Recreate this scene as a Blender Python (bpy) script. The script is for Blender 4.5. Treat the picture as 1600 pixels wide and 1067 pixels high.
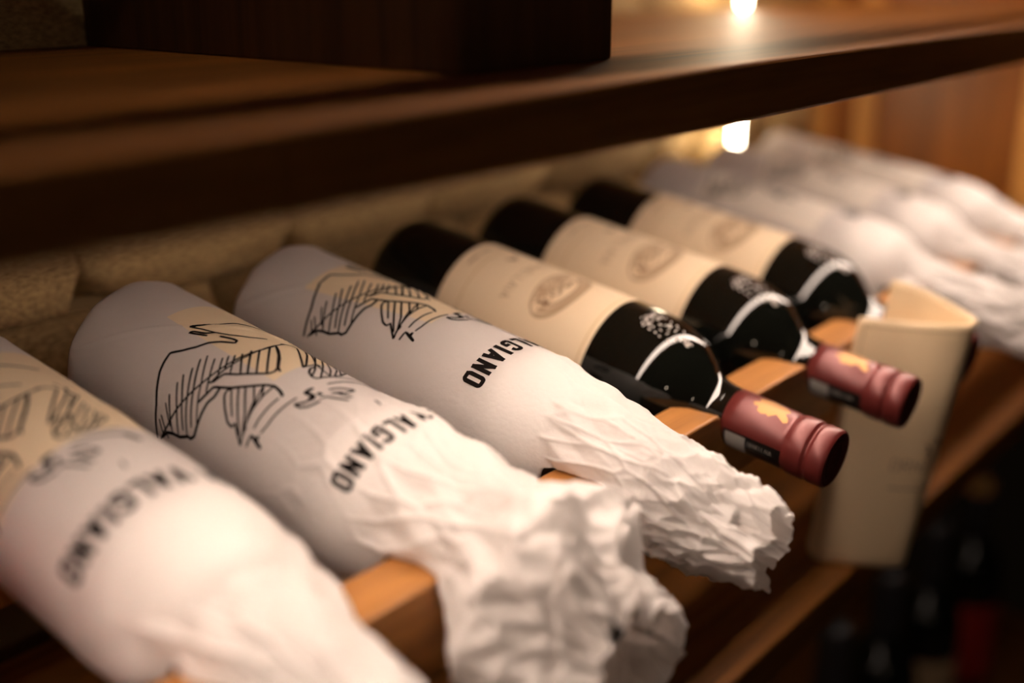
import bpy, bmesh, math, random
import numpy as np
from mathutils import Matrix, Vector

for _o in list(bpy.data.objects):
    bpy.data.objects.remove(_o)
scene = bpy.context.scene
COL = scene.collection
PI = math.pi

# ------------------------------------------------------------------ camera
CAM_POS = np.array([-0.5019, -0.4974, 0.1891])
YAW, PITCH = math.radians(50.67), math.radians(18.365)
F_PX = 1784.9
fw = np.array([math.sin(YAW)*math.cos(PITCH), math.cos(YAW)*math.cos(PITCH), -math.sin(PITCH)])
rt_ = np.array([math.cos(YAW), -math.sin(YAW), 0.0])
up_ = np.cross(rt_, fw)
cam_data = bpy.data.cameras.new('camera')
cam = bpy.data.objects.new('camera', cam_data)
COL.objects.link(cam)
m = Matrix.Identity(4)
for k in range(3):
    m[k][0], m[k][1], m[k][2], m[k][3] = rt_[k], up_[k], -fw[k], CAM_POS[k]
cam.matrix_world = m
cam_data.sensor_width = 36.0
cam_data.lens = F_PX*36.0/1600.0
cam_data.clip_start = 0.01
cam_data.dof.use_dof = True
cam_data.dof.focus_distance = 0.537
cam_data.dof.aperture_fstop = 2.1
scene.camera = cam

# ------------------------------------------------------------------ world, exposure, room lamp
world = bpy.data.worlds.new('cellar_gloom')
scene.world = world
world.use_nodes = True
world.node_tree.nodes['Background'].inputs[0].default_value = (1.0, 0.62, 0.36, 1)
world.node_tree.nodes['Background'].inputs[1].default_value = 0.002
scene.view_settings.view_transform = 'Standard'
scene.view_settings.look = 'None'
scene.view_settings.gamma = 1.0
scene.view_settings.use_curve_mapping = False
scene.view_settings.exposure = 0.0
LED_COLOR = (1.0, 0.785, 0.64)
LED_STRENGTH = 27.5
TUBE_STRENGTH = 42.0
lamp_d = bpy.data.lights.new('room_lamp', 'AREA')
lamp_d.shape = 'DISK'
lamp_d.size = 0.08
lamp_d.energy = 0.5
lamp_d.color = (1.0, 0.76, 0.55)
lamp = bpy.data.objects.new('room_lamp', lamp_d)
COL.objects.link(lamp)
lamp.location = (-0.9, -1.3, 0.25)
lamp.rotation_euler = (Vector((0.4, -0.2, -0.3)) - lamp.location).to_track_quat('-Z', 'Y').to_euler()

# ------------------------------------------------------------------ layout (metres)
PITCH_X = 0.09833            # spacing of the bottles along the rack
TILT = math.radians(8.665)   # necks point down towards the front
SHELF_Y = -0.256             # front edge of the shelves
BOARD_Z = -0.1794            # top of the shelf that carries the rack
SHELF_T = 0.0255
LEVEL = 0.3273               # shelf to shelf
WALL_Y = 0.095
END_X = 0.745
RAIL_Y0, RAIL_Y1 = -0.238, -0.212
RAIL_TOP, RAIL_BOT = -0.029, -0.070
NOTCH_ZC, NOTCH_R = -0.0335, 0.0168
AX = np.array([0.0, -math.cos(TILT), -math.sin(TILT)])   # base -> neck
AN = np.array([0.0, -math.sin(TILT), math.cos(TILT)])    # upward normal

# ------------------------------------------------------------------ materials
def new_mat(name):
    mt = bpy.data.materials.new(name)
    mt.use_nodes = True
    nt = mt.node_tree
    return mt, nt, nt.nodes['Principled BSDF']

def plain(name, col, rough=0.5, metal=0.0, spec=0.5, coat=0.0):
    mt, nt, b = new_mat(name)
    b.inputs['Base Color'].default_value = (*col, 1)
    b.inputs['Roughness'].default_value = rough
    b.inputs['Metallic'].default_value = metal
    b.inputs['Specular IOR Level'].default_value = spec
    b.inputs['Coat Weight'].default_value = coat
    return mt

def wood(name, dark, light, axis='X', scale=1.0, rough=0.42, bump=0.25):
    mt, nt, b = new_mat(name)
    N, L = nt.nodes, nt.links
    tc = N.new('ShaderNodeTexCoord'); mp = N.new('ShaderNodeMapping')
    sc = [60.0*scale]*3
    sc['XYZ'.index(axis)] = 3.2*scale
    mp.inputs['Scale'].default_value = sc
    L.new(tc.outputs['Object'], mp.inputs['Vector'])
    n1 = N.new('ShaderNodeTexNoise'); n1.inputs['Scale'].default_value = 1.0
    n1.inputs['Detail'].default_value = 6; n1.inputs['Distortion'].default_value = 1.2
    L.new(mp.outputs[0], n1.inputs['Vector'])
    n2 = N.new('ShaderNodeTexNoise'); n2.inputs['Scale'].default_value = 6.0; n2.inputs['Detail'].default_value = 4
    L.new(mp.outputs[0], n2.inputs['Vector'])
    mx = N.new('ShaderNodeMath'); mx.operation = 'MULTIPLY_ADD'
    mx.inputs[1].default_value = 0.35
    L.new(n2.outputs['Fac'], mx.inputs[0]); L.new(n1.outputs['Fac'], mx.inputs[2])
    cr = N.new('ShaderNodeValToRGB')
    cr.color_ramp.elements[0].position = 0.42; cr.color_ramp.elements[0].color = (*dark, 1)
    cr.color_ramp.elements[1].position = 0.85; cr.color_ramp.elements[1].color = (*light, 1)
    L.new(mx.outputs[0], cr.inputs['Fac']); L.new(cr.outputs['Color'], b.inputs['Base Color'])
    bp = N.new('ShaderNodeBump'); bp.inputs['Strength'].default_value = bump; bp.inputs['Distance'].default_value = 0.0006
    L.new(mx.outputs[0], bp.inputs['Height']); L.new(bp.outputs[0], b.inputs['Normal'])
    b.inputs['Roughness'].default_value = rough
    return mt

def stone_mat():
    mt, nt, b = new_mat('rough_stone')
    N, L = nt.nodes, nt.links
    tc = N.new('ShaderNodeTexCoord')
    n1 = N.new('ShaderNodeTexNoise'); n1.inputs['Scale'].default_value = 22; n1.inputs['Detail'].default_value = 8
    n1.inputs['Roughness'].default_value = 0.65
    L.new(tc.outputs['Object'], n1.inputs['Vector'])
    oi = N.new('ShaderNodeObjectInfo')
    cr = N.new('ShaderNodeValToRGB')
    cr.color_ramp.elements[0].position = 0.30; cr.color_ramp.elements[0].color = (0.17, 0.10, 0.034, 1)
    cr.color_ramp.elements[1].position = 0.75; cr.color_ramp.elements[1].color = (0.72, 0.50, 0.23, 1)
    ad = N.new('ShaderNodeMath'); ad.operation = 'MULTIPLY_ADD'; ad.inputs[1].default_value = 0.22
    L.new(oi.outputs['Random'], ad.inputs[0]); 
    sb = N.new('ShaderNodeMath'); sb.operation = 'SUBTRACT'; sb.inputs[1].default_value = 0.08
    L.new(n1.outputs['Fac'], sb.inputs[0]); L.new(sb.outputs[0], ad.inputs[2])
    L.new(ad.outputs[0], cr.inputs['Fac']); L.new(cr.outputs[0], b.inputs['Base Color'])
    bp = N.new('ShaderNodeBump'); bp.inputs['Strength'].default_value = 0.7; bp.inputs['Distance'].default_value = 0.002
    L.new(n1.outputs['Fac'], bp.inputs['Height']); L.new(bp.outputs[0], b.inputs['Normal'])
    b.inputs['Roughness'].default_value = 0.85
    return mt

def paper_mat(name, col, trans=0.28, over_glass=None, lab=None, lab_col=(0.86, 0.69, 0.47)):
    mt = bpy.data.materials.new(name); mt.use_nodes = True
    nt = mt.node_tree; N, L = nt.nodes, nt.links
    for nd in list(N): N.remove(nd)
    out = N.new('ShaderNodeOutputMaterial')
    tc = N.new('ShaderNodeTexCoord')
    n1 = N.new('ShaderNodeTexNoise'); n1.inputs['Scale'].default_value = 420; n1.inputs['Detail'].default_value = 3
    L.new(tc.outputs['Object'], n1.inputs['Vector'])
    n2 = N.new('ShaderNodeTexNoise'); n2.inputs['Scale'].default_value = 45; n2.inputs['Detail'].default_value = 5
    L.new(tc.outputs['Object'], n2.inputs['Vector'])
    mx = N.new('ShaderNodeMath'); mx.operation = 'MULTIPLY_ADD'; mx.inputs[1].default_value = 3.0
    L.new(n2.outputs['Fac'], mx.inputs[0]); L.new(n1.outputs['Fac'], mx.inputs[2])
    bp = N.new('ShaderNodeBump'); bp.inputs['Strength'].default_value = 0.35; bp.inputs['Distance'].default_value = 0.0006
    L.new(mx.outputs[0], bp.inputs['Height'])
    df = N.new('ShaderNodeBsdfDiffuse'); df.inputs['Color'].default_value = (*col, 1)
    if over_glass:
        # thin tissue lying tight on dark glass looks greyer; over the bottle's label it looks cream
        def mth(op, a, b=None):
            nd = N.new('ShaderNodeMath'); nd.operation = op
            for k, v in enumerate((a, b)):
                if v is None: continue
                if isinstance(v, (int, float)): nd.inputs[k].default_value = v
                else: L.new(v, nd.inputs[k])
            return nd.outputs[0]
        sp = N.new('ShaderNodeSeparateXYZ'); L.new(tc.outputs['Object'], sp.inputs[0])
        ang = mth('MULTIPLY', mth('ARCTAN2', sp.outputs[0], sp.outputs[1]), 57.29578)
        mr = N.new('ShaderNodeMapRange'); mr.interpolation_type = 'SMOOTHSTEP'
        mr.inputs['From Min'].default_value = 0.150; mr.inputs['From Max'].default_value = 0.186
        wob = mth('ADD', sp.outputs[2], mth('MULTIPLY', mth('SUBTRACT', n2.outputs['Fac'], 0.5), 0.05))
        L.new(wob, mr.inputs['Value'])
        c1 = N.new('ShaderNodeMix'); c1.data_type = 'RGBA'
        c1.inputs['A'].default_value = (*over_glass, 1); c1.inputs['B'].default_value = (*col, 1)
        L.new(mr.outputs[0], c1.inputs['Factor'])
        colout = c1.outputs['Result']
        if lab:
            s0, s1, t0, t1, skew = lab
            tt = mth('SUBTRACT', ang, mth('MULTIPLY', mth('SUBTRACT', sp.outputs[2], s0), skew))
            msk = mth('MULTIPLY', mth('MULTIPLY', mth('GREATER_THAN', sp.outputs[2], s0), mth('LESS_THAN', sp.outputs[2], s1)),
                      mth('MULTIPLY', mth('GREATER_THAN', tt, t0), mth('LESS_THAN', tt, t1)))
            c2 = N.new('ShaderNodeMix'); c2.data_type = 'RGBA'
            L.new(msk, c2.inputs['Factor']); L.new(colout, c2.inputs['A'])
            c2.inputs['B'].default_value = (*lab_col, 1)
            colout = c2.outputs['Result']
        L.new(colout, df.inputs['Color'])
    tr = N.new('ShaderNodeBsdfTranslucent'); tr.inputs['Color'].default_value = (*col, 1)
    gl = N.new('ShaderNodeBsdfGlossy'); gl.inputs['Roughness'].default_value = 0.45
    gl.inputs['Color'].default_value = (1, 1, 1, 1)
    for s in (df, tr, gl): L.new(bp.outputs[0], s.inputs['Normal'])
    m1 = N.new('ShaderNodeMixShader'); m1.inputs[0].default_value = trans
    L.new(df.outputs[0], m1.inputs[1]); L.new(tr.outputs[0], m1.inputs[2])
    m2 = N.new('ShaderNodeMixShader'); m2.inputs[0].default_value = 0.03
    L.new(m1.outputs[0], m2.inputs[1]); L.new(gl.outputs[0], m2.inputs[2])
    L.new(m2.outputs[0], out.inputs['Surface'])
    return mt

def emit_mat(name, col, strength):
    mt = bpy.data.materials.new(name); mt.use_nodes = True
    nt = mt.node_tree
    for nd in list(nt.nodes): nt.nodes.remove(nd)
    out = nt.nodes.new('ShaderNodeOutputMaterial'); e = nt.nodes.new('ShaderNodeEmission')
    e.inputs[0].default_value = (*col, 1); e.inputs[1].default_value = strength
    nt.links.new(e.outputs[0], out.inputs[0])
    return mt

M = {
    'shelf': wood('shelf_wood', (0.115, 0.040, 0.006), (0.34, 0.122, 0.018), 'X', 1.0, 0.5),
    'shelf_grain_up': wood('upright_wood', (0.035, 0.015, 0.006), (0.10, 0.043, 0.015), 'Z', 1.0, 0.5),
    'rail': wood('rack_wood', (0.32, 0.125, 0.026), (0.54, 0.235, 0.060), 'X', 1.2, 0.45),
    'panel': wood('panel_wood', (0.18, 0.056, 0.006), (0.38, 0.125, 0.014), 'Z', 0.8, 0.4),
    'batten': wood('batten_wood', (0.52, 0.23, 0.05), (0.74, 0.36, 0.09), 'Z', 1.0, 0.4),
    'stone': stone_mat(),
    'mortar': plain('mortar', (0.22, 0.145, 0.065), 0.95),
    'floor': plain('cellar_floor', (0.08, 0.055, 0.04), 0.8),
    'glass': plain('dark_bottle_glass', (0.004, 0.0045, 0.0035), 0.035, 0.0, 0.5),
    'label': plain('cream_label_paper', (0.80, 0.64, 0.45), 0.6),
    'label_ink': plain('label_tan_ink', (0.46, 0.32, 0.20), 0.6),
    'label_ink_dark': plain('label_brown_ink', (0.30, 0.19, 0.115), 0.6),
    'gold_line': plain('label_gold_line', (0.62, 0.44, 0.22), 0.4),
    'capsule': plain('burgundy_capsule_foil', (0.16, 0.026, 0.023), 0.32, 0.2),
    'capsule_end': plain('burgundy_capsule_end', (0.16, 0.035, 0.028), 0.45, 0.2),
    'gold': plain('gold_foil', (0.44, 0.22, 0.065), 0.4, 0.35),
    'black_band': plain('black_seal_band', (0.008, 0.008, 0.008), 0.35),
    'white_ink': plain('seal_white', (0.36, 0.34, 0.31), 0.5),
    'ink': plain('black_ink', (0.006, 0.004, 0.0035), 0.8, 0.0, 0.1),
    'emboss': plain('relief_painted_glint', (0.55, 0.50, 0.46), 0.28, 0.5),  # pale colour stands in for glints on the embossed glass
    'paper': paper_mat('white_tissue_paper', (0.95, 0.91, 0.87)),
    'red_paper': paper_mat('red_tissue_paper', (0.62, 0.05, 0.025), 0.3),
    'leather': plain('cream_leather', (0.92, 0.71, 0.45), 0.5),
    'leather_edge': plain('leather_crease', (0.60, 0.43, 0.23), 0.55),
    'leather_ink': plain('leather_print', (0.28, 0.16, 0.08), 0.5),
    'alu': plain('aluminium_channel', (0.55, 0.53, 0.5), 0.35, 0.9),
    'led': emit_mat('led_diffuser', LED_COLOR, LED_STRENGTH),
    'tube': emit_mat('wall_tube_glow', (1.0, 0.80, 0.55), TUBE_STRENGTH),
    'led_dim': emit_mat('dim_led_diffuser', LED_COLOR, 5.0),
    'red_label': plain('red_label', (0.42, 0.02, 0.012), 0.5),
    'tan_label': plain('tan_label', (0.50, 0.34, 0.20), 0.6),
    'blue_label': plain('blue_label', (0.02, 0.035, 0.10), 0.5),
    'dark_capsule': plain('dark_capsule', (0.02, 0.018, 0.02), 0.4),
}

# ------------------------------------------------------------------ helpers
def mesh_obj(name, verts, faces, mat, parent=None, smooth=True):
    me = bpy.data.meshes.new(name)
    me.from_pydata([tuple(map(float, v)) for v in verts], [], [tuple(map(int, f)) for f in faces])
    me.materials.append(M[mat] if isinstance(mat, str) else mat)
    if smooth:
        me.polygons.foreach_set('use_smooth', [True]*len(me.polygons))
    me.update()
    o = bpy.data.objects.new(name, me)
    COL.objects.link(o)
    if parent is not None: o.parent = parent
    return o

def tag(o, label=None, cat=None, group=None, kind=None):
    if label: o['label'] = label
    if cat: o['category'] = cat
    if group: o['group'] = group
    if kind: o['kind'] = kind
    return o

def empty(name, loc=(0, 0, 0), rot=(0, 0, 0)):
    o = bpy.data.objects.new(name, None)
    COL.objects.link(o)
    o.empty_display_size = 0.02
    o.location = loc; o.rotation_euler = rot
    return o

def copy_tree(o, parent=None):
    c = o.copy(); COL.objects.link(c)
    c.parent = parent
    for ch in list(o.children):
        copy_tree(ch, c)
    return c

def box(name, lo, hi, mat, parent=None, bevel=0.0, origin=None):
    bm = bmesh.new()
    bmesh.ops.create_cube(bm, size=1.0)
    lo, hi = np.array(lo), np.array(hi)
    org = (lo+hi)/2 if origin is None else np.array(origin)
    for v in bm.verts:
        for k in range(3):
            v.co[k] = (lo[k]+hi[k])/2 + v.co[k]*(hi[k]-lo[k]) - org[k]
    if bevel > 0:
        bmesh.ops.bevel(bm, geom=list(bm.edges), offset=bevel, segments=2, profile=0.5, affect='EDGES')
    me = bpy.data.meshes.new(name); bm.to_mesh(me); bm.free()
    me.materials.append(M[mat])
    o = bpy.data.objects.new(name, me); COL.objects.link(o)
    o.location = tuple(org)
    if parent is not None: o.parent = parent
    return o

def lathe_grid(prof, nt=64):
    """prof: list of (s, r); local z = s, theta measured from +y towards +x"""
    th = np.linspace(0, 2*PI, nt, endpoint=False)
    V = []
    for s, r in prof:
        for t in th: V.append((r*math.sin(t), r*math.cos(t), s))
    F = []
    for k in range(len(prof)-1):
        for j in range(nt):
            j2 = (j+1) % nt
            F.append((k*nt+j, (k+1)*nt+j, (k+1)*nt+j2, k*nt+j2))
    return V, F

def lathe(name, prof, mat, parent=None, nt=64):
    V, F = lathe_grid(prof, nt)
    return mesh_obj(name, V, F, mat, parent)

def smooth_profile(pts, n=8):
    """Catmull-Rom through (s, r) points"""
    P = [pts[0]] + list(pts) + [pts[-1]]
    out = []
    for k in range(1, len(P)-2):
        p0, p1, p2, p3 = [np.array(P[k+d], float) for d in (-1, 0, 1, 2)]
        for q in range(n):
            t = q/n
            out.append(tuple(0.5*((2*p1)+(-p0+p2)*t+(2*p0-5*p1+4*p2-p3)*t*t+(-p0+3*p1-3*p2+p3)*t**3)))
    out.append(tuple(pts[-1]))
    return out

SHOULDER = [(0.168, 0.0385), (0.179, 0.0382), (0.190, 0.0371), (0.200, 0.0347), (0.2095, 0.0300), (0.2165, 0.0241), (0.222, 0.0192), (0.228, 0.0163), (0.236, 0.0152)]
GLASS = [(0.012, 0.0), (0.009, 0.012), (0.001, 0.029), (0.0, 0.032), (0.0008, 0.0355), (0.003, 0.0376), (0.007, 0.0384), (0.012, 0.0385), (0.10, 0.0385)] \
    + smooth_profile(SHOULDER, 6) + [(0.25, 0.0145), (0.285, 0.0138), (0.2853, 0.0)]
_gs = np.array([p[0] for p in GLASS[3:-1]]); _gr = np.array([p[1] for p in GLASS[3:-1]])
def glass_r(s): return np.interp(s, _gs, _gr)

# strokes drawn on curved surfaces: ribbons in (s, theta) space
def resample(pts, step):
    pts = np.array(pts, float)
    d = np.hypot(*(pts[1:]-pts[:-1]).T)
    L = np.concatenate([[0], np.cumsum(d)])
    if L[-1] < 1e-6: return pts
    n = max(2, int(L[-1]/step)+1)
    t = np.linspace(0, L[-1], n)
    return np.stack([np.interp(t, L, pts[:, 0]), np.interp(t, L, pts[:, 1])], 1)

class Ribbons:
    def __init__(self, surf, off=0.00025):
        self.surf, self.off, self.V, self.F = surf, off, [], []
    def stroke(self, pts, w, step=0.0009, taper=True):
        """pts in metres on the unrolled surface (a, b); surf(a, b) -> point, normal"""
        p = resample(pts, step)
        t = np.gradient(p, axis=0)
        t /= np.maximum(np.hypot(t[:, 0], t[:, 1]), 1e-9)[:, None]
        nrm = np.stack([-t[:, 1], t[:, 0]], 1)
        n = len(p); b = len(self.V)
        ext = t*w*0.4
        p = p.copy(); p[0] -= ext[0]; p[-1] += ext[-1]
        for k in range(n):
            ww = w*0.5*(0.8 if taper and k in (0, n-1) else 1.0)
            for sg in (-1, 0, 1):
                q, nn = self.surf(*(p[k]+nrm[k]*ww*sg))
                self.V.append(q+nn*self.off)
        for k in range(n-1):
            for d in (0, 1):
                i = b+3*k+d
                self.F.append((i, i+1, i+4, i+3))
    def poly(self, pts, rings=6):
        b = len(self.V)
        P = np.array(pts, float); c = P.mean(0)
        P = np.concatenate([np.linspace(P[k], P[(k+1) % len(P)], 3, endpoint=False) for k in range(len(P))])
        n = len(P)
        for f in range(rings+1):
            for p in P:
                q, nn = self.surf(*(c+(p-c)*(f/rings))); self.V.append(q+nn*self.off)
        for f in range(rings):
            for k in range(n):
                k2 = (k+1) % n
                self.F.append((b+f*n+k, b+f*n+k2, b+(f+1)*n+k2, b+(f+1)*n+k))
    def build(self, name, mat, parent):
        return mesh_obj(name, self.V, self.F, mat, parent, smooth=False)

LET = {
 'O': (.6, [[(.1,0),(.5,0),(.6,.12),(.6,.88),(.5,1),(.1,1),(0,.88),(0,.12),(.1,0)]]),
 'N': (.6, [[(0,0),(0,1)],[(0,1),(.6,0)],[(.6,0),(.6,1)]]),
 'A': (.64, [[(0,0),(.32,1)],[(.32,1),(.64,0)],[(.14,.28),(.5,.28)]]),
 'I': (.06, [[(.03,0),(.03,1)]]),
 'G': (.6, [[(.6,.84),(.6,.88),(.5,1),(.1,1),(0,.88),(0,.12),(.1,0),(.5,0),(.6,.12),(.6,.36)],[(.6,.36),(.42,.36)]]),
 'L': (.46, [[(0,1),(0,0)],[(0,0),(.46,0)]]),
 'V': (.6, [[(0,1),(.3,0)],[(.3,0),(.6,1)]]),
 'T': (.56, [[(0,1),(.56,1)],[(.28,1),(.28,0)]]),
 'E': (.46, [[(0,0),(0,1)],[(0,1),(.46,1)],[(0,.5),(.4,.5)],[(0,0),(.46,0)]]),
 'U': (.6, [[(0,1),(0,.12),(.1,0),(.5,0),(.6,.12),(.6,1)]]),
 'D': (.6, [[(0,0),(0,1),(.46,1),(.6,.86),(.6,.14),(.46,0),(0,0)]]),
 'R': (.58, [[(0,0),(0,1),(.46,1),(.58,.88),(.58,.6),(.46,.5),(0,.5)],[(.28,.5),(.58,0)]]),
 ' ': (.3, []),
}
def text_strokes(txt, h, gap=0.26, wscale=1.0):
    """list of strokes (x, y) for a line of block letters of height h, and its width"""
    x = 0.0; out = []
    for ch in txt:
        w, ss = LET[ch]
        for s in ss: out.append([((x+px*wscale)*h, py*h) for px, py in s])
        x += w*wscale+gap
    return out, (x-gap)*h

# ink drawing printed on the tissue: width(mm): s(mm),theta(deg) ...
DRAWING = '''1.1:75.3,-92.7 74.4,-87 71.6,-71.7 68.4,-62.5 65.1,-52.3 63.9,-45.5 63.3,-38.5 68.1,-33.1 72.8,-25.9 75.5,-18.8 79.5,-13.4 85.6,-8.6 84.4,-5.8 81.7,-6.2 75.9,-9.4
.9:58.4,-14.7 62.1,-8 66,1.5 67.8,12.7 72,21.5 77.6,33.7
.7:58.4,-14.7 63.7,-11.6 71.1,-8.5 78,-4 85.3,3.5 89.8,12.4
1:71.1,-8.5 68.1,-13.5 62.2,-16.8 61.2,-19.3 64.2,-18.1 70,-14.6
.8:78,-92.2 81.9,-80.7 84.8,-68.2 88.4,-55.1 91.2,-45.4 93.2,-36.3 95.2,-25.9 97.2,-14.2 99,-2.7 97.9,12.8 96.6,20.9
.8:95.5,-41.7 96,-33.3 97.2,-24.2 98.5,-13.7 99.2,-0.9 99,7.3
1:94.9,-42.1 96.4,-40.6 98.2,-32.8 104.2,-28.8 111.9,-22 116.4,-17.6 117.6,-14.1 116.3,-9.6 110.9,-2.1 103.6,5.8 99,9.4
1:99,9.4 107.9,1 116.1,-9.8 119.1,-11.6
1.1:95.7,-55.9 97.3,-49.7 98.4,-43.6 106.8,-38.8 114.7,-31.8 120.7,-26 125.1,-23.5 130,-24.8 132.6,-26.6
1.2:79,-90.3 82.4,-85.1 86.2,-83.6 91,-83.2 96.5,-79.4 98.3,-79.9 100.3,-77 100.3,-70.5 100.2,-61.6 100.5,-53.8 102.3,-48.4 102,-42.7
.7:75.9,-80 79.4,-87.4
.7:76.6,-76.7 83.4,-88.3
.7:77.2,-68 83.5,-79.7
.8:77.4,-62 85.7,-82.6
.8:78.4,-52.8 85.2,-67.9 89.9,-81.7
.8:78.9,-46.6 85.1,-58.8 92.4,-77.2
.8:80.9,-40.1 87.4,-55.7 95.4,-78.3
.8:80.7,-32.3 88.8,-50.5 97,-72.5
.7:82.2,-27.8 90.7,-44.8 99.6,-68.5
.7:86.9,-27.1 92.7,-39.7 96.5,-48.5
.7:89.9,-24 96.9,-37.8
.7:91.4,-20.7 96.3,-29.8
.7:93.6,-17.9 100.3,-30.1
.8:95.6,-14.3 105.2,-27.4
.9:96.8,-8.3 108.2,-25
.8:98.5,-3.5 111.8,-21.9
.8:99.1,4.1 115.7,-18.2
.9:107.6,-38.9 106,-41.9 107.1,-45.4 111.2,-51.5 116.2,-57.7 119.7,-59.2 120.5,-55.9 128.7,-66.2 127.2,-59.9 127.2,-55
.7:107.9,-39.2 117,-53.1
.8:110.7,-36.3 125.7,-60.8
.8:113.6,-33.7 122.7,-47.7 127.5,-59.7
.7:117,-30.6 122.8,-38.6 126.6,-55.4
.7:120.5,-26.8 124.8,-42.8 126.7,-57
.8:125.1,-23.5 124.6,-32.3 125.1,-47.1 127,-58.4
.7:121,-27.5 124.8,-34.2
.8:132.2,-29.7 131.4,-37.4 131.1,-46.6 131.4,-52.4
.8:139,-23.5 138.1,-29.4 137,-40 136.9,-47.2 136.2,-52.7
.9:131.9,-64.2 131.8,-57.1 135.1,-58.2 135.7,-54.6 136.3,-59.1 139.4,-60.9
1.4:133.3,-57.7 138.9,-60.6
.8:96.3,16.9 97.1,22.5 99.7,27.1 114.2,11.4 123.4,1.8 122.1,6 110.7,22 104.2,29.3
1:94.6,29.7 98.7,31.8 104.5,30.7 108.1,32.7
.7:103.8,29.6 105,32.9 122.1,14.2 130.6,10.2 136,8.2
.7:123.4,1.8 123.3,7.5 122.4,14.8 125.1,14.4
.9:125.2,9.1 126,4.5 128.6,0.2 132.4,-2.2 134.9,-1.5 135.8,3.3 137,9 136.4,17.2 131.5,29.9 128.9,31.8 127.6,31.4
.7:106.9,34.7 128,5.9 132,-1.6
.7:114.4,31.1 126.7,14.5 135.1,1.7
.7:118.3,30.4 129.7,17.3 136.6,7.4
.7:122.5,30.5 128.3,25.6 136.7,11.4
.7:125.9,31.4 135.6,18.3
.8:141.3,-0.3 143,8.1 144.4,19 146.2,25.5
.6:138,10.6 139.7,21.3 140.8,29.8
2.2:146.2,28 151.1,31.6
1.6:139.8,-11.7 139.6,-17.2 141.9,-16.3 144.8,-16.1 144.2,-18.8
2:144.9,-12.3 145.6,-12.3
1:148.9,-17.5 147.1,-24.2 144.3,-27.5 140.7,-27.8 143.7,-23.6 145.7,-17.3
.9:148.2,-14.7 148.9,-11.6 152.6,-8.7 157.3,-5.1
1:145.4,-4.2 147.5,2 150.9,5.4 153.2,5.8 152,-0.1 148.3,-7.1 150.4,-1.8
.9:151.2,-3.9 156.4,-1
.8:164.4,8.2 168.1,7'''

# ================================================================== setting
SX0, SX1 = -0.95, END_X
# stone wall: mortar backing with every stone as a piece of its own
wall = box('wall_back', (SX0, WALL_Y, -1.05), (1.05, WALL_Y+0.12, 1.0), 'mortar')
tag(wall, 'rough beige stone wall behind the shelves', kind='structure')
random.seed(5)
def stone_mesh(seed):
    rng = random.Random(seed)
    bm = bmesh.new(); bmesh.ops.create_cube(bm, size=1.0)
    bmesh.ops.subdivide_edges(bm, edges=list(bm.edges), cuts=1, use_grid_fill=True)
    for v in bm.verts:
        k = sum(abs(c) > 0.4 for c in v.co)
        f = {1: 1.10, 2: 1.0, 3: 0.86}.get(k, 1.0)
        v.co *= f
        v.co += Vector((rng.uniform(-.06, .06), rng.uniform(-.12, .12), rng.uniform(-.06, .06)))
    me = bpy.data.meshes.new('stone'); bm.to_mesh(me); bm.free()
    me.materials.append(M['stone'])
    me.polygons.foreach_set('use_smooth', [True]*len(me.polygons))
    return me
STONES = [stone_mesh(k) for k in range(10)]
z = -0.78
while z < 0.62:
    h = random.uniform(0.052, 0.085)
    x = -0.60+random.uniform(-.06, 0)
    if z < -0.2: x += 0.55
    while x < (0.76 if z > -0.2 else 1.0):
        w = random.uniform(0.07, 0.17)
        o = bpy.data.objects.new('stone', random.choice(STONES)); COL.objects.link(o)
        o.parent = wall
        o.location = Vector((x+w/2, WALL_Y-0.002+random.uniform(-.004, .006), z+h/2)) - wall.location
        o.scale = (w-0.008, 0.05, h-0.008)
        o.rotation_euler = (0, random.uniform(-.05, .05), random.uniform(-.06, .06))
        x += w
    z += h

end = box('wall_right', (END_X, -0.40, -0.2045), (END_X+0.03, WALL_Y, 1.0), 'panel')
tag(end, 'warm brown wooden panel closing the end of the shelves', kind='structure')
for y0, w in ((0.062, 0.018), (0.012, 0.021), (-0.165, 0.022)):
    b = box('batten', (END_X-0.012, y0-w/2, BOARD_Z+0.0005), (END_X+0.004, y0+w/2, 0.99), 'batten', None, 0.002)
    b.parent = end; b.location = Vector(b.location) - end.location
fl = box('floor', (-2.5, -2.5, -1.07), (1.6, 0.3, -1.05), 'floor')
tag(fl, 'dark cellar floor below the shelving', kind='structure')

# ================================================================== shelves
def shelf(zt, label):
    o = box('shelf_board', (SX0, SHELF_Y, zt-SHELF_T), (SX1-0.0005, WALL_Y-0.028, zt), 'shelf', None, 0.0016)
    return tag(o, label, 'shelf')
shelf(BOARD_Z, 'brown wooden shelf board beneath the rack of lying bottles')
shelf(BOARD_Z+LEVEL, 'dark brown shelf board above the bottles with an upright standing on it')
shelf(BOARD_Z+2*LEVEL, 'topmost wooden shelf board above the wooden upright')
SX1 = 1.05
shelf(-0.684, 'low wooden shelf board under the standing bottles')

def led_strip(z_under, label, mat='led'):
    t = empty('led_strip', (0, -0.2345, z_under))
    tag(t, label, 'light', 'light strips under the shelf boards')
    x0, x1 = -0.90, END_X-0.02
    box('channel', (x0, -0.0095, -0.0004), (x1, 0.0095, 0.0), 'alu', t, 0.0, (0, 0, 0))
    box('diffuser', (x0+0.004, -0.0088, -0.0010), (x1-0.004, 0.0088, -0.0004), mat, t, 0.0, (0, 0, 0))
    return t
led_strip(BOARD_Z+LEVEL-SHELF_T, 'thin warm light strip under the board above the bottles')
led_strip(BOARD_Z-SHELF_T, 'dim light strip above the standing bottles', 'led_dim')
led_strip(BOARD_Z+2*LEVEL-SHELF_T, 'thin warm light strip under the topmost board')

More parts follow.
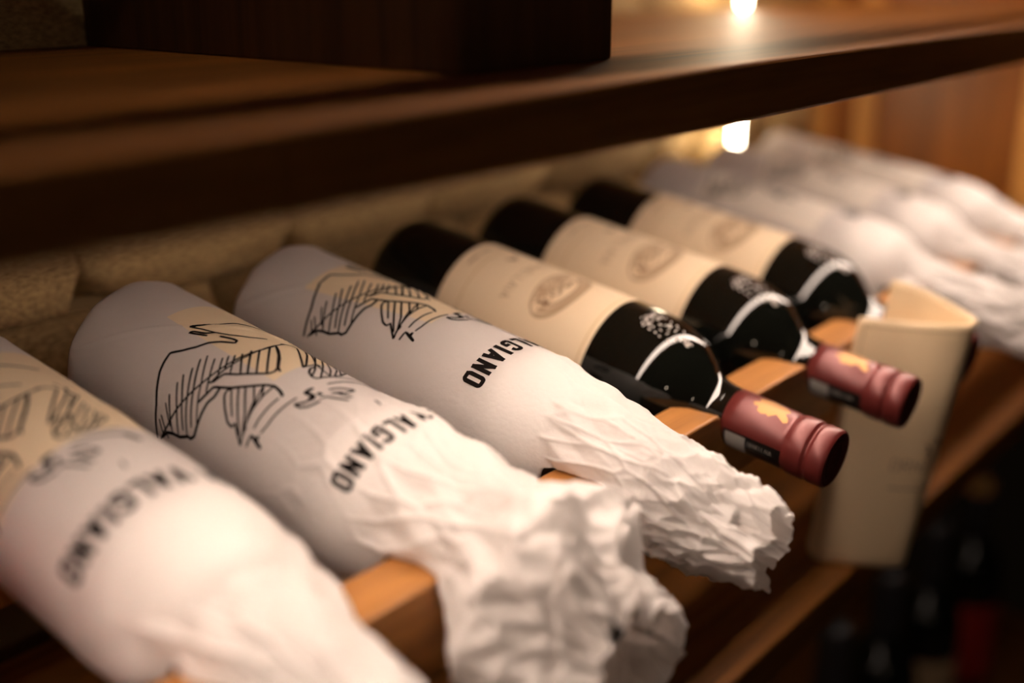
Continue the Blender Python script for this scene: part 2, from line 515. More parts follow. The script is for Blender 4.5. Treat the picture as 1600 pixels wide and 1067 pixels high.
up = empty('wooden_upright', (-0.1200, -0.05, BOARD_Z+LEVEL))
tag(up, 'dark wooden upright block standing on the upper shelf board', 'upright')
hz = LEVEL-SHELF_T-0.0005
box('core', (-0.0485, -0.138, 0.0), (0.0485, 0.112, hz), 'shelf_grain_up', up, 0.001, (0, 0, 0))
box('front_board', (-0.0515, -0.150, 0.0), (0.0515, -0.138, hz), 'shelf_grain_up', up, 0.0015, (0, 0, 0))

def wall_tube(z0, z1, label):
    t = empty('light_tube', (0.486, WALL_Y-0.060, z0))
    tag(t, label, 'light', 'upright light tubes at the stone wall')
    h = z1-z0
    V, F = lathe_grid([(0.0, 0.0), (0.0005, 0.0028), (0.003, 0.0042), (h-0.003, 0.0042), (h-0.0005, 0.0028), (h, 0.0)], 20)
    mesh_obj('tube', V, F, 'tube', t)
    for zz in (0.3, 0.8):
        box('clip', (-0.004, 0.003, h*zz), (0.004, 0.034, h*zz+0.005), 'alu', t, 0.0, (0, 0, 0))
wall_tube(0.004, BOARD_Z+LEVEL-SHELF_T-0.001, 'short glowing upright tube on the wall behind the paper-wrapped bottles')
wall_tube(BOARD_Z+LEVEL+0.001, BOARD_Z+2*LEVEL-SHELF_T-0.001, 'glowing upright tube on the wall above the upper shelf board')

# ================================================================== rack rails
def rail(name, y0, y1, top, bot, zc, rad, label, corner=0.004, dz=0.0, xs1=END_X-0.0125):
    xs0 = -0.90
    pts = [(xs0, bot), (xs1, bot), (xs1, top)]
    n = 14
    for i in range(7, -10, -1):
        c = i*PITCH_X
        if c+rad > xs1-0.01 or c-rad < xs0+0.01: continue
        prof = []
        prof.append((rad+corner*1.4, top)); prof.append((rad+corner*0.55, top-corner*0.16)); prof.append((rad+corner*0.16, top-corner*0.55))
        if top > zc:
            prof.append((rad, min(top-corner*1.3, top)))
        a0 = 0.0 if top-corner*1.3 > zc else math.asin(min(1, (zc-top+corner*1.3)/rad))
        for k in range(n+1):
            t = a0+(PI-2*a0)*k/n
            prof.append((rad*math.cos(t), zc-rad*math.sin(t)))
        right = [(c+px, pz) for px, pz in prof]
        left = [(c-px, pz) for px, pz in prof[:(4 if top > zc else 3)]][::-1]
        pts += right+left
    pts.append((xs0, top))
    clean = [pts[0]]
    for p in pts[1:]:
        if math.hypot(p[0]-clean[-1][0], p[1]-clean[-1][1]) > 1e-5: clean.append(p)
    bm = bmesh.new()
    vs = [bm.verts.new((x, y0, z+dz)) for x, z in clean]
    f = bm.faces.new(vs)
    ex = bmesh.ops.extrude_face_region(bm, geom=[f])
    for v in ex['geom']:
        if isinstance(v, bmesh.types.BMVert): v.co.y = y1
    bmesh.ops.recalc_face_normals(bm, faces=bm.faces)
    edges = [e for e in bm.edges if abs(e.verts[0].co.y-e.verts[1].co.y) < 1e-6]
    bmesh.ops.bevel(bm, geom=edges, offset=0.0012, segments=2, profile=0.5, affect='EDGES')
    bmesh.ops.triangulate(bm, faces=[f for f in bm.faces if len(f.verts) > 4])
    t = empty(name, (0, 0, 0))
    tag(t, label, 'rack rail')
    me = bpy.data.meshes.new('rail_beam'); bm.to_mesh(me); bm.free(); me.materials.append(M['rail'])
    o = bpy.data.objects.new('rail_beam', me); COL.objects.link(o); o.parent = t
    for px in ((-0.84, xs1-0.028) if xs1 > 0 else (-0.84,)):
        box('post', (px-0.012, y0+0.004, (BOARD_Z if dz == 0 else BOARD_Z+LEVEL)), (px+0.012, y1-0.004, bot+dz), 'rail', t, 0.001, (0, 0, 0))
    return t
rail('bottle_rack_rail', RAIL_Y0, RAIL_Y1, RAIL_TOP, RAIL_BOT, NOTCH_ZC, NOTCH_R, 'notched honey brown wooden rail holding the bottle necks')
REAR_ZC, REAR_R = -0.0065, 0.0408
rail('rear_rack_rail', -0.055, -0.028, -0.028, -0.075, REAR_ZC, REAR_R, 'low notched wooden rail under the bottle bodies near the wall', 0.003)
rail('bottle_rack_rail', RAIL_Y0, RAIL_Y1, RAIL_TOP, RAIL_BOT, NOTCH_ZC, NOTCH_R, 'empty notched wooden rail above the upper shelf board', 0.004, LEVEL)

# ================================================================== bare wine bottles
def body_surf(rfun):
    def f(s, arc):                       # arc in metres measured at r = 0.0385
        th = arc/0.0385
        r = float(rfun(s)); e = 1e-4
        dr = (float(rfun(s+e))-float(rfun(s-e)))/(2*e)
        d = np.array([math.sin(th), math.cos(th), 0.0])
        n = d*1.0+np.array([0, 0, -dr]); n /= np.linalg.norm(n)
        return d*r+np.array([0, 0, s]), n
    return f
def deg(a): return math.radians(a)*0.0385

def patch(s0, s1, t0, t1, r, ns=6, nt=48, corner=0.0):
    V, F = [], []
    for k in range(ns+1):
        for j in range(nt+1):
            s = s0+(s1-s0)*k/ns; t = math.radians(t0+(t1-t0)*j/nt)
            V.append((r*math.sin(t), r*math.cos(t), s))
    for k in range(ns):
        for j in range(nt):
            a = k*(nt+1)+j
            F.append((a, a+nt+1, a+nt+2, a+1))
    return V, F

LS0, LS1 = 0.058, 0.1635
def make_bottle():
    t = empty('wine_bottle')
    body = lathe('glass_body', GLASS, 'glass', t, 96)
    # label
    V, F = patch(LS0, LS1, -96, 96, 0.03862, 4, 72)
    lab = mesh_obj('label', V, F, 'label', t); lab['label'] = 'cream paper label with thin gold border and oval picture'
    sf = body_surf(lambda s: 0.03862)
    rb = Ribbons(sf, 0.00008)
    for s in (LS1-0.0035, LS0+0.0155): rb.stroke([(s, deg(-96)), (s, deg(96))], 0.0007, 0.003)
    for a in (-93, 93): rb.stroke([(LS0+0.001, deg(a)), (LS1-0.0035, deg(a))], 0.0007, 0.004)
    rb.build('border_line', 'gold_line', lab)
    # oval picture of a villa between trees
    rb = Ribbons(sf, 0.00010)
    cs, ca = 0.1255, deg(-18)
    rs, ra = 0.0145, deg(34)
    ring = [(cs+rs*math.sin(q)*(1.0 if math.sin(q) > 0 else 0.75), ca+ra*math.cos(q)) for q in np.linspace(0, 2*PI, 40)]
    for f, w in ((0.97, 0.0026), (0.82, 0.0026), (0.66, 0.0022)):
        rb.stroke([(cs+(p[0]-cs)*f, ca+(p[1]-ca)*f) for p in ring[:21]], w, 0.0015)
    rb.stroke(ring, 0.0014, 0.0015)
    rng = random.Random(3)
    for k in range(44):                                   # hatched ground and tree crowns
        a = ca+ra*rng.uniform(-.8, .8); s = cs+rs*rng.uniform(-.6, .25)
        rb.stroke([(s, a), (s+rng.uniform(.0006, .002), a+rng.uniform(-.003, .003)), (s-.0008, a+rng.uniform(.002, .005))], rng.uniform(.0007, .0014), .001)
    for k in range(5):
        s = cs-rs*(0.25+0.1*k); rb.stroke([(s, ca-ra*(.75-.1*k)), (s+.0006, ca), (s, ca+ra*(.75-.1*k))], .0009, .002)
    rb.build('oval_picture', 'label_ink', lab)
    rb = Ribbons(sf, 0.00014)
    for a0, a1 in ((-.30, -.06), (0.02, 0.34)):            # villa walls and roof
        s = cs-.0018
        rb.stroke([(s, ca+ra*a0), (s+.004, ca+ra*a0), (s+.0062, ca+ra*(a0+a1)/2), (s+.004, ca+ra*a1), (s, ca+ra*a1)], .0008, .001)
        rb.stroke([(s+.001, ca+ra*(a0+.06)), (s+.001, ca+ra*(a1-.06))], .0011, .001)
    rb.stroke([(cs-.004, ca-ra*.62), (cs+.003, ca-ra*.60), (cs-.001, ca-ra*.5)], .0020, .001)
    rb.build('villa_sketch', 'label_ink_dark', lab)
    # line of lettering, crest and small marks
    rb = Ribbons(sf, 0.00010)
    ss, w = text_strokes('ORNELLAIA', 0.0056, 0.30, 1.05)
    for st in ss: rb.stroke([(0.0975+y, ca+w/2-x) for x, y in st], 0.00075, 0.0009)
    rb.build('lettering', 'label_ink', lab)
    rb = Ribbons(sf, 0.00010)
    for k in range(3): rb.stroke([(0.0825+.0015*k, deg(-9+2*k)), (0.0845+.001*k, deg(-4)), (0.083+.001*k, deg(1-k))], .0016, .001)
    rb.build('crest_mark', 'label_ink_dark', lab)
    rb = Ribbons(sf, 0.00010)
    for a in (-30, -12, 6): rb.stroke([(0.0655, deg(a)), (0.0655, deg(a+12))], .0018, .002)
    rb.build('small_print', 'label_ink', lab)
    # relief on the shoulder: a spray of little leaves and buds
    V, F = [], []
    gs = body_surf(glass_r)
    rng = random.Random(11)
    spots = []
    for k in range(64):
        s = rng.uniform(.179, .2085); q = (s-.179)/.0295
        half = 15*math.sin(PI*min(1, .18+q*.72))
        spots.append((s, -9+rng.uniform(-half, half)-2*q))
    for s, a in spots:
        p, nn = gs(s, deg(a))
        axs = np.array([0, 0, 1.0]); u = np.cross(nn, axs); u /= np.linalg.norm(u); v = np.cross(u, nn)
        ang = rng.uniform(0, PI); u, v = u*math.cos(ang)+v*math.sin(ang), v*math.cos(ang)-u*math.sin(ang)
        L, W, H = rng.uniform(.0008, .0015), rng.uniform(.0004, .0007), .0004
        b = len(V); V.append(p+nn*H)
        for j in range(8):
            q = 2*PI*j/8; V.append(p+u*L*math.cos(q)*.6+v*W*math.sin(q)*.6+nn*H*.8)
        for j in range(8):
            q = 2*PI*j/8; V.append(p+u*L*math.cos(q)+v*W*math.sin(q)-nn*.0001)
        for j in range(8):
            j2 = (j+1) % 8
            F.append((b, b+1+j, b+1+j2)); F.append((b+1+j, b+9+j, b+9+j2, b+1+j2))
    e = mesh_obj('relief_ornament', V, F, 'emboss', t); e['label'] = 'embossed glass ornament on the bottle shoulder with glints painted in'
    # capsule
    cap = [(0.2385, 0.01500), (0.2388, 0.01535), (0.245, 0.01530), (0.2715, 0.01490), (0.2730, 0.01470), (0.2740, 0.01490), (0.2755, 0.01540),
           (0.2775, 0.01565), (0.2835, 0.01565), (0.2845, 0.01545), (0.2850, 0.01465), (0.2864, 0.01460), (0.2870, 0.01530), (0.2880, 0.01555), (0.2945, 0.01545), (0.2957, 0.01505), (0.2964, 0.01430)]
    c = lathe('capsule', cap, 'capsule', t, 72); c['label'] = 'dark red foil capsule with rings at the mouth'
    lathe('capsule_end', [(0.2964, 0.01430), (0.2962, 0.0132), (0.2957, 0.0130), (0.2957, 0.0108), (0.2961, 0.0105), (0.2961, 0.0098), (0.2957, 0.0095), (0.2957, 0.006), (0.2960, 0.0055), (0.2960, 0.0)], 'capsule_end', c, 48)
    cs_ = body_surf(lambda s: np.interp(s, [p[0] for p in cap], [p[1] for p in cap]))
    K = 0.0385                                             # arc coordinate stays theta * 0.0385
    rb = Ribbons(cs_, 0.00009)
    crest = [(249.5, -16), (251, -24), (253, -21), (254, -33), (256.5, -37), (259, -33), (260.5, -36), (262.5, -30), (264, -24), (266, -30), (269, -37), (271, -33), (270, -24), (267.5, -15),
             (269, -4), (266, 6), (262, 12), (258, 16), (254, 10), (251, 0), (252.5, -8)]
    rb.poly([(s/1000, deg(a)) for s, a in crest])
    rb.build('gold_crest', 'gold', c)
    V, F = patch(0.2415, 0.2735, -142, -90, 0.01546, 10, 16)
    for k, v in enumerate(V):
        r = np.interp(v[2], [p[0] for p in cap], [p[1] for p in cap])+0.00007
        d = math.hypot(v[0], v[1]); V[k] = (v[0]/d*r, v[1]/d*r, v[2])
    mesh_obj('seal_band', V, F, 'black_band', c)
    V, F = patch(0.2425, 0.2540, -138, -94, 0.01546, 6, 14)
    for k, v in enumerate(V):
        r = np.interp(v[2], [p[0] for p in cap], [p[1] for p in cap])+0.00014
        d = math.hypot(v[0], v[1]); V[k] = (v[0]/d*r, v[1]/d*r, v[2])
    mesh_obj('seal_patch', V, F, 'white_ink', c)
    rb = Ribbons(cs_, 0.00014)
    # lettering runs along the capsule, so arcs shrink by the capsule radius
    ss, w = text_strokes('ORNELLAIA', 0.0027, 0.20, 0.74)
    for st in ss: rb.stroke([(0.2556+x, deg(-110)+y*K/0.0153) for x, y in st], 0.00032, 0.0004)
    rb.stroke([(0.2560, deg(-118)), (0.2680, deg(-118))], 0.0003, 0.0008)
    rb.build('seal_lettering', 'white_ink', c)
    return t

ROT = (PI/2+TILT, 0, 0)
proto = make_bottle()
blab = ['bare dark wine bottle with cream label beside the paper-wrapped bottle with a sharp drawing',
        'bare dark wine bottle lying between two other bare bottles',
        'bare dark wine bottle whose capsule is behind the cream leather tag']
for i in range(3):
    b = proto if i == 0 else copy_tree(proto)
    b.location = (i*PITCH_X, 0, 0)
    b.rotation_euler = ROT
    tag(b, blab[i], 'wine bottle', 'bare wine bottles lying in the rack')

for i, nth in ((-3, 'next to'), (-4, 'second from'), (-5, 'third from'), (-6, 'fourth from'), (-7, 'fifth from')):   # bottles added in the upper rack to shade the board left of the upright
    b = copy_tree(proto)
    b.location = (i*PITCH_X, 0, LEVEL)
    b.rotation_euler = ROT
    tag(b, 'bare dark wine bottle added in the upper rack for its shade, '+nth+' the wooden upright', 'wine bottle', 'wine bottles added in the upper rack for their shade')
rail('rear_rack_rail', -0.055, -0.028, -0.028, -0.075, REAR_ZC, REAR_R, 'low notched rear rail carrying the added bottles on the upper shelf board', 0.003, LEVEL, -0.1725)

# ================================================================== paper-wrapped bottles
def voronoi(u, v, period, cell, seed, along=0.6):
    rng = np.random.default_rng(seed)
    n = max(8, int((u.max()-u.min())*period/(cell*cell)))
    su = rng.uniform(u.min(), u.max(), n); sv = rng.uniform(0, period, n)
    f1 = np.full(u.shape, 9.0); f2 = np.full(u.shape, 9.0)
    for a, b in zip(su, sv):
        dv = np.abs(v-b); dv = np.minimum(dv, period-dv)
        d = np.sqrt((u-a)**2*along+dv**2)/cell
        f2 = np.minimum(f2, np.maximum(f1, d)); f1 = np.minimum(f1, d)
    return f1, f2

def tri(x): return 2*np.abs(2*(x/(2*PI)-np.floor(x/(2*PI)+0.5)))-1
def sstep(a, b, x):
    t = np.clip((x-a)/(b-a), 0, 1); return t*t*(3-2*t)

class Wrap:
    """tissue paper surface round one bottle in the bottle's own frame"""
    def __init__(self, x_world, top, bot, s_end, seed, amp=1.0, ns=230, nt=288, sag=0.0, wide=0.0, shift=0.0, pleats=9, rough=1.0, loose=1.0, flute=0.0022):
        self.nt = nt
        base = [(-0.0012, 0.002), (-0.0013, 0.014), (-0.0016, 0.026), (-0.0016, 0.033), (-0.0010, 0.0372), (0.0006, 0.0388), (0.003, 0.0394)]
        s_lin = np.linspace(0.006, 1.0, ns)                 # parameter, stretched to s_end(theta)
        th = np.linspace(-PI, PI, nt, endpoint=False)
        rng = np.random.default_rng(seed)
        ragged = sum(rng.uniform(.3, 1)/k**.6*np.sin(k*th*1+rng.uniform(0, 6.28)) for k in (2, 3, 5, 7, 11, 17, 23))
        send = s_end+0.0042*ragged
        S0 = 0.235
        q = np.concatenate([np.linspace(0.006, S0, int(ns*.68), endpoint=False), S0+(s_end-S0)*np.linspace(0, 1, ns-int(ns*.68))])
        S = np.repeat(q[:, None], nt, 1)
        mk = S > S0
        S = np.where(mk, S0+(S-S0)*(send[None, :]-S0)/(s_end-S0), S)
        T = np.repeat(th[None, :], len(q), 0)
        rt = np.interp(S, [p[0] for p in top], [p[1] for p in top])
        rb = np.interp(S, [p[0] for p in bot], [p[1] for p in bot])
        w = (1+np.cos(T))/2; w = w*w*(3-2*w)
        R = rb+(rt-rb)*w
        tail = sstep(.225, .30, S)
        R = R*(1+wide*tail*np.abs(np.sin(T)))
        R = R*(1+(loose-1)*np.sin(T)**2*np.exp(-((S-.222)/.026)**2))
        A = sstep(.13-shift, .20-shift, S)
        arc = (T+PI)*0.0395; per = 2*PI*0.0395
        warp = 0.006*np.sin(S*60+seed)+0.004*np.sin(arc*70+seed*2)
        f1, f2 = voronoi(S+0.35*warp, (arc+warp) % per, per, 0.022, seed, 0.16)
        g1, g2 = voronoi(S, (arc-warp) % per, per, 0.011, seed+50)
        h1, h2 = voronoi(S, arc, per, 0.0055, seed+90)
        k1, k2 = voronoi(S+warp, (arc+1.5*warp) % per, per, 0.036, seed+130)
        cr = 0.0058*(f1-.40)*A+0.0024*(g1-.45)*(A*0.45+tail*0.9*rough)+0.0008*(h1-.4)*tail*rough+0.0006*np.exp(-((g2-g1)/.06)**2)*tail*rough
        cr += 0.0009*np.exp(-((f2-f1)/.045)**2)*A
        cr += 0.0085*(k1-.5)*tail*rough-0.0022*np.exp(-((k2-k1)/.05)**2)*tail*rough
        # gathers along the neck that open towards the mouth
        ph = T*pleats+seed+4*np.sin(S*45+seed)*A+1.5*np.sin(T*3+seed)
        gather = np.exp(-((S-.222)/.022)**2)
        cr += 0.0012*tri(ph)*gather+flute*tri(T*4+seed*1.7+1.6*np.sin(S*50+2*T))*tail+flute*.45*tri(T*11+seed)*sstep(.27, .31, S)
        body = 0.00016*np.sin(S*55+3*T+seed)+0.00022*(f1-.4)*(1-A)
        seam = (T+math.radians(72))*0.0395-(S-.004)*0.75-0.35*np.maximum(S-.06, 0)
        body = body+0.0008*np.exp(-(seam/.0010)**2)*(1-A)+0.0006*tri(T*8+seed+S*90)*np.exp(-S/.012)
        R = R+amp*cr+body
        R = np.maximum(R, glass_r(np.clip(S, 0.012, .2849))*(S < .285)+.0155*((S >= .285) & (S < .297))+0.0007)
        X = R*np.sin(T); Y = R*np.cos(T); Z = S.copy()
        lift = sag*sstep(.24, .31, S)                       # tail droops off the axis
        Y = Y-lift
        rings = []
        for s, r in base:
            rr = r+0.0006*np.sin(th*11+seed)*(r > .03)*(1 if s < 0 else .4)
            zz = s+0.0010*tri(th*7+seed)*(r > .02)*(r < .037)-0.0004*(r > .02)
            rings.append(np.stack([rr*np.sin(th), rr*np.cos(th), np.full(nt, 0.0)+zz], 1))
        P = np.concatenate([np.array(rings), np.stack([X, Y, Z], 2)], 0)
        # rest on rail and board (bottle frame -> world -> bottle frame)
        Wd = P[..., 0:1]*np.array([1.0, 0, 0])+P[..., 1:2]*AN+P[..., 2:3]*AX
        x, y, z = Wd[..., 0], Wd[..., 1], Wd[..., 2]
        on = (y < RAIL_Y1+.004) & (y > RAIL_Y0-.0025)
        low = on & (z < RAIL_TOP+.0012)
        hw = np.where(z > NOTCH_ZC, NOTCH_R-.0004, np.sqrt(np.maximum((NOTCH_R-.0004)**2-(np.minimum(z, NOTCH_ZC)-NOTCH_ZC)**2, 1e-8)))
        outside = low & (np.abs(x) > hw)
        lifted = outside & (np.abs(x) > .0195) & (z > -.047)
        z = np.where(lifted, RAIL_TOP+.0012, z)
        pull = outside & ~lifted
        z = np.where(on & (z < NOTCH_ZC-NOTCH_R+.0008), NOTCH_ZC-NOTCH_R+.0008, z)
        hw = np.where(z > NOTCH_ZC, NOTCH_R-.0004, np.sqrt(np.maximum((NOTCH_R-.0004)**2-(np.minimum(z, NOTCH_ZC)-NOTCH_ZC)**2, 1e-8)))
        x = np.where(pull, np.clip(x, -hw, hw), x)
        z = np.maximum(z, BOARD_Z+.001)
        Wd = np.stack([x, y, z], 2)
        P = np.stack([Wd[..., 0], Wd@AN, Wd@AX], 2)
        self.P, self.q, self.nb = P, q, len(base)
        dS = np.gradient(P, axis=0); dT = np.roll(P, -1, 1)-np.roll(P, 1, 1)
        Nn = np.cross(dT, dS); Nn /= np.maximum(np.linalg.norm(Nn, axis=2, keepdims=True), 1e-12)
        rad = P.copy(); rad[..., 2] = 0
        sgn = np.sign((Nn*rad).sum(2, keepdims=True)); self.N = Nn*np.where(sgn == 0, 1, sgn)
    def surf(self, s, arc):
        th = arc/0.0385
        k = np.interp(s, self.q, np.arange(len(self.q)))+self.nb
        j = ((th+PI)/(2*PI) % 1.0)*self.nt
        k0 = min(int(k), self.P.shape[0]-2); j0 = int(j) % self.nt; j1 = (j0+1) % self.nt
        a, b = k-k0, j-int(j)
        def mixg(G): return (G[k0, j0]*(1-b)+G[k0, j1]*b)*(1-a)+(G[k0+1, j0]*(1-b)+G[k0+1, j1]*b)*a
        n = mixg(self.N); return mixg(self.P), n/max(np.linalg.norm(n), 1e-9)
    def mesh(self, name, mat, parent):
        K, J = self.P.shape[:2]
        idx = np.arange(K*J).reshape(K, J); nx = np.roll(idx, -1, 1)
        F = np.stack([idx[:-1], nx[:-1], nx[1:], idx[1:]], 2).reshape(-1, 4)
        return mesh_obj(name, self.P.reshape(-1, 3), F, mat, parent)

def wrapped(i, label, top, bot, s_end, seed, draw=None, text=None, lab=None, mat=None, group=None, slide=0.0, lab_col=(0.93, 0.76, 0.53), glass_tone=(0.74, 0.68, 0.655), **kw):
    t = empty('wrapped_bottle', tuple(np.array([i*PITCH_X, 0, 0])-AX*slide), ROT)
    tag(t, label, 'wrapped bottle', group)
    lathe('glass_body', GLASS, 'glass', t, 48)
    lathe('bottle_mouth', [(0.2385, 0.0153), (0.2715, 0.0149), (0.276, 0.0155), (0.295, 0.0154), (0.2962, 0.0143), (0.2962, 0.0)], 'dark_capsule', t, 32)
    if mat is None:
        mat = paper_mat('tissue_over_glass', (0.97, 0.915, 0.88), 0.33, glass_tone, lab, lab_col)
    w = Wrap(i*PITCH_X, top, bot, s_end, seed, **kw)
    p = w.mesh('tissue_wrap', mat, t)
    if draw is not None:
        ds, da = draw
        rb = Ribbons(w.surf, 0.00022)
        for ln in DRAWING.split('\n'):
            wd, pts = ln.split(':')
            pts = [tuple(map(float, q.split(','))) for q in pts.split()]
            rb.stroke([((s+ds)/1000, deg(a+da)) for s, a in pts], float(wd)*0.00125, 0.0010)
        rb.build('ink_drawing', 'ink', p)
    if text is not None:
        s0, a_end, hgt = text
        rb = Ribbons(w.surf, 0.00026)
        ss, wdt = text_strokes('TENUTA DI VALGIANO', hgt, 0.38, 0.72)
        a0 = deg(a_end)+wdt                              # lettering reads towards smaller theta
        for st in ss: rb.stroke([(s0+y, a0-x) for x, y in st], hgt*0.235, 0.0008, taper=False)
        rb.build('ink_lettering', 'ink', p)
    return t

STD = [(0, .0395), (.165, .0395)]
GW = 'paper-wrapped bottles lying in the rack'
wrapped(-2, 'paper-wrapped bottle with hatched drawing and a wide torn paper tail over the rail',
        STD+[(.185, .0385), (.205, .0350), (.225, .0330), (.240, .0330), (.254, .040), (.268, .050), (.285, .040), (.305, .024), (.325, .016)],
        STD+[(.180, .0375), (.195, .0300), (.208, .0172), (.238, .0170), (.248, .026), (.268, .038), (.285, .044), (.305, .044), (.325, .040)],
        .306, 21, (0, 0), (.1805, -56, .0088), (.042, .122, -17, 75, -40), group=GW, amp=1.25, wide=.12, sag=.008, rough=1.7, loose=1.25, flute=.0055)
wrapped(-1, 'paper-wrapped bottle with sharp drawing beside the bare bottles, tail closed over the neck',
        STD+[(.185, .0375), (.205, .0330), (.240, .0295), (.275, .0270), (.298, .0195), (.312, .0150)],
        STD+[(.180, .0360), (.195, .0285), (.208, .0172), (.238, .0170), (.250, .0215), (.262, .0255), (.280, .0255), (.300, .0200), (.315, .0170)],
        .313, 34, (-19, 24), (.1585, -46, .0096), (.040, .120, -36, 50, 240), group=GW, amp=0.9, shift=-.012, rough=1.4, loose=1.1, flute=.0032)
wrapped(-3, 'paper-wrapped bottle beside the red-wrapped one, its tail tapering smoothly over the neck',
        STD+[(.185, .0360), (.215, .0265), (.245, .0205), (.270, .0185), (.300, .0165), (.32, .017)],
        STD+[(.185, .0375), (.200, .0320), (.212, .0172), (.238, .0170), (.262, .030), (.300, .032), (.32, .030)],
        .318, 47, (-21, -13), (.1575, -68, .0098), (.035, .118, -80, 60, 0), group=GW, amp=.8, shift=-.01, loose=1.40)
for i, sd, se, lb in ((3, 58, .315, 'paper-wrapped bottle directly beyond the bare bottle with the leather tag'),
                      (4, 66, .312, 'paper-wrapped bottle in the middle of the far wrapped trio'),
                      (5, 73, .318, 'last paper-wrapped bottle in the row, next to the wooden end panel')):
    wrapped(i, lb, STD+[(.185, .0368), (.203, .0305), (.225, .0235), (.245, .0215), (.275, .0225), (.298, .0215), (.320, .0200)],
            STD+[(.180, .0360), (.195, .0285), (.208, .0172), (.238, .0170), (.252, .0195), (.275, .0235), (.300, .0235), (.320, .0210)],
            se, sd, (-18, 46), (.160, -10, .0088), (.048, .150, -50, 95, 0), glass_tone=(0.70, 0.645, 0.625), lab_col=(0.95, 0.87, 0.78), group=GW, ns=170, nt=192, amp=0.75, rough=1.2, loose=1.0)
wrapped(-4, 'red paper-wrapped bottle at the near end of the rack',
        STD+[(.185, .0360), (.215, .0250), (.245, .0195), (.300, .018)], STD+[(.185, .036), (.200, .026), (.212, .0172), (.238, .0170), (.300, .018)],
        .302, 82, mat='red_paper', ns=150, nt=160, amp=.6, slide=.05)

# ================================================================== cream leather tag standing between two capsules
def catmull(pts, n):
    P = [2*np.array(pts[0])-np.array(pts[1])]+[np.array(p) for p in pts]+[2*np.array(pts[-1])-np.array(pts[-2])]
    out = []
    for k in range(1, len(P)-2):
        for q in range(n):
            t = q/n
            out.append(.5*((2*P[k])+(-P[k-1]+P[k+1])*t+(2*P[k-1]-5*P[k]+4*P[k+1]-P[k+2])*t*t+(-P[k-1]+3*P[k]-3*P[k+1]+P[k+2])*t**3))
    out.append(P[-2]); out = np.array(out)
    d = np.concatenate([[0], np.cumsum(np.hypot(*(out[1:]-out[:-1]).T))])
    return out, d
TOPC, TOPD = catmull([(.1405, -.2420), (.1465, -.2600), (.1530, -.2770), (.1595, -.2900), (.1665, -.2985), (.1740, -.3000), (.1785, -.2930), (.1790, -.2790), (.1765, -.2640), (.1725, -.2480)], 8)
BOTC, BOTD = catmull([(.1310, -.2250), (.1370, -.2430), (.1440, -.2580), (.1510, -.2700), (.1580, -.2770), (.1650, -.2780), (.1690, -.2710), (.1690, -.2580), (.1665, -.2440), (.1630, -.2300)], 8)
TAG_H = 0.1645
TAG_L = float(TOPD[-1])
def tag_surf(u, v):                     # u along the sheet from the free edge, v down from the top
    f = v/TAG_H
    a = np.array([np.interp(u, TOPD, TOPC[:, k]) for k in (0, 1)])
    ub = u*BOTD[-1]/TAG_L
    b = np.array([np.interp(ub, BOTD, BOTC[:, k]) for k in (0, 1)])
    p = a+(b-a)*f
    rise = 0.017*float(sstep(0.060, TAG_L, u))
    return np.array([p[0], p[1], BOARD_Z+.0008+TAG_H*(1-f)+rise])
def tag_sn(u, v):
    e = 5e-4
    du = tag_surf(min(u+e, TAG_L), v)-tag_surf(max(u-e, 0), v); dv = tag_surf(u, v+e)-tag_surf(u, v-e)
    n = np.cross(dv, du); n /= np.linalg.norm(n)
    return tag_surf(u, v), n
tagt = empty('leather_tag', (0.155, -0.262, BOARD_Z))
tag(tagt, 'folded cream leather tag standing on the shelf edge between two red capsules', 'tag')
NU, NV, RC = 70, 40, 0.012
V, F = [], []
for k in range(NV+1):
    for j in range(NU+1):
        u, v = TAG_L*j/NU, TAG_H*k/NV
        # rounded lower corners
        for uc, sg in ((RC, -1), (TAG_L-RC, 1)):
            if (u-uc)*sg > 0 and v > TAG_H-RC:
                d = math.hypot(u-uc, v-(TAG_H-RC))
                mmax = max(abs(u-uc), v-(TAG_H-RC))
                if d > 1e-9:
                    sc = mmax/d; u, v = uc+(u-uc)*sc, TAG_H-RC+(v-(TAG_H-RC))*sc
        V.append(tag_surf(u, v))
for k in range(NV):
    for j in range(NU):
        a = k*(NU+1)+j; F.append((a, a+NU+1, a+NU+2, a+1))
org = np.array([0.155, -0.262, BOARD_Z])
sheet = mesh_obj('sheet', [p-org for p in V], F, 'leather', tagt)
sm = sheet.modifiers.new('thickness', 'SOLIDIFY'); sm.thickness = 0.0018; sm.offset = 0.0
def tsl(u, v):
    p, n = tag_sn(u, v); return p-org, n
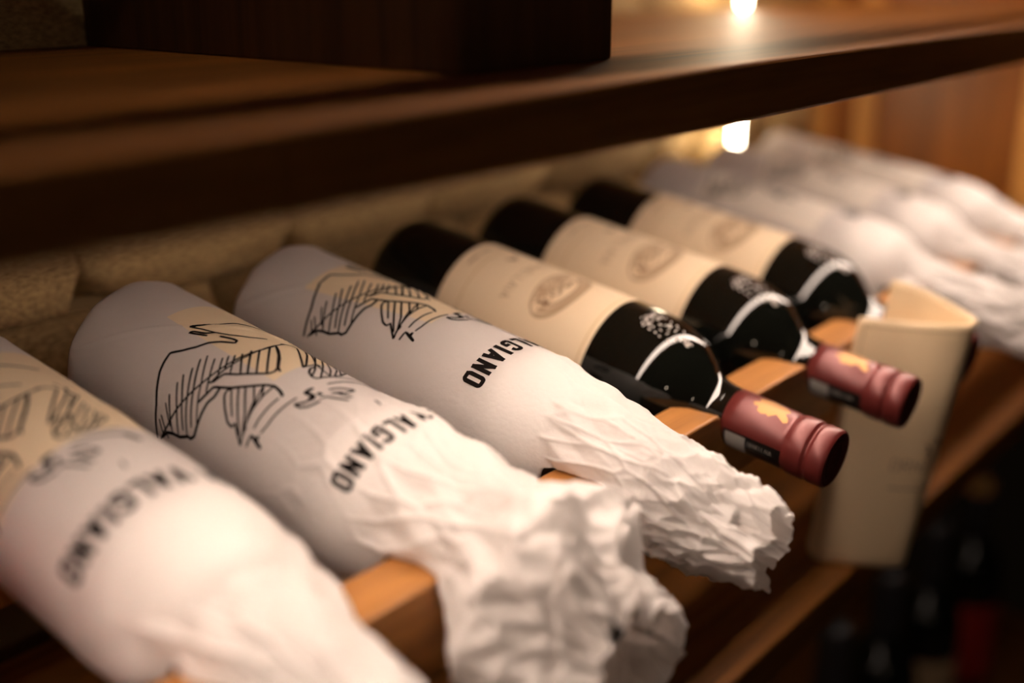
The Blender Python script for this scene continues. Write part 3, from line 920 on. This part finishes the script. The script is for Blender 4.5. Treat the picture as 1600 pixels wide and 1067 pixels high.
for side in (1,):
    rb = Ribbons(tsl, 0.00105)
    ins = .0045
    rb.stroke([(ins, .004), (ins, TAG_H-RC), (ins+.003, TAG_H-.0065), (RC, TAG_H-ins), (TAG_L-ins, TAG_H-ins)], .0008, .002)
    rb.stroke([(ins, ins), (TAG_L-.002, ins)], .0008, .002)
    rb.build('edge_crease', 'leather_edge', sheet)
    rb = Ribbons(tsl, 0.00105)
    ss, w = text_strokes('ORNELLAIA', .0072, .30, 1.05)
    for st in ss: rb.stroke([(.040+x, .096-y) for x, y in st], .0007, .001)
    for k in range(9):
        rb.stroke([(.0425+.005*k, .108), (.0455+.005*k, .108+.0006*(k % 2))], .0012, .001)
    for q in ((.058, .078), (.063, .074), (.060, .082)): rb.stroke([q, (q[0]+.003, q[1]+.002), (q[0]+.001, q[1]+.005)], .0014, .001)
    rb.build('print', 'leather_ink', sheet)

# ================================================================== bottles standing on the low shelf
def standing_bottle(x, y, label, lab_mat, tip_mat, neck_mat):
    t = empty('standing_bottle', (x, y, -0.684))
    tag(t, label, 'wine bottle', 'bottles standing on the low shelf')
    lathe('glass_body', GLASS, 'glass', t, 48)
    lathe('capsule', [(0.232, 0.0155), (0.2715, 0.0151), (0.276, 0.0156), (0.285, 0.0156)], neck_mat, t, 32)
    lathe('capsule_tip', [(0.285, 0.0158), (0.297, 0.0156), (0.2995, 0.0145), (0.300, 0.0)], tip_mat, t, 32)
    V, F = patch(0.05, 0.150, -110, 110, 0.0388, 3, 40)
    l = mesh_obj('label', V, F, lab_mat, t)
    l.rotation_euler = (0, 0, math.radians(130))
    return t
standing_bottle(.788, -.150, 'standing dark bottle with gold capsule tip and red label', 'red_label', 'gold', 'dark_capsule')
standing_bottle(.643, -.150, 'standing dark bottle with a tan label beside the red-labelled one', 'tan_label', 'dark_capsule', 'dark_capsule')
standing_bottle(.513, -.150, 'standing dark bottle with a dull blue label under the shelf', 'blue_label', 'dark_capsule', 'dark_capsule')
standing_bottle(.388, -.150, 'standing dark bottle farthest from the red-labelled one', 'tan_label', 'dark_capsule', 'dark_capsule')
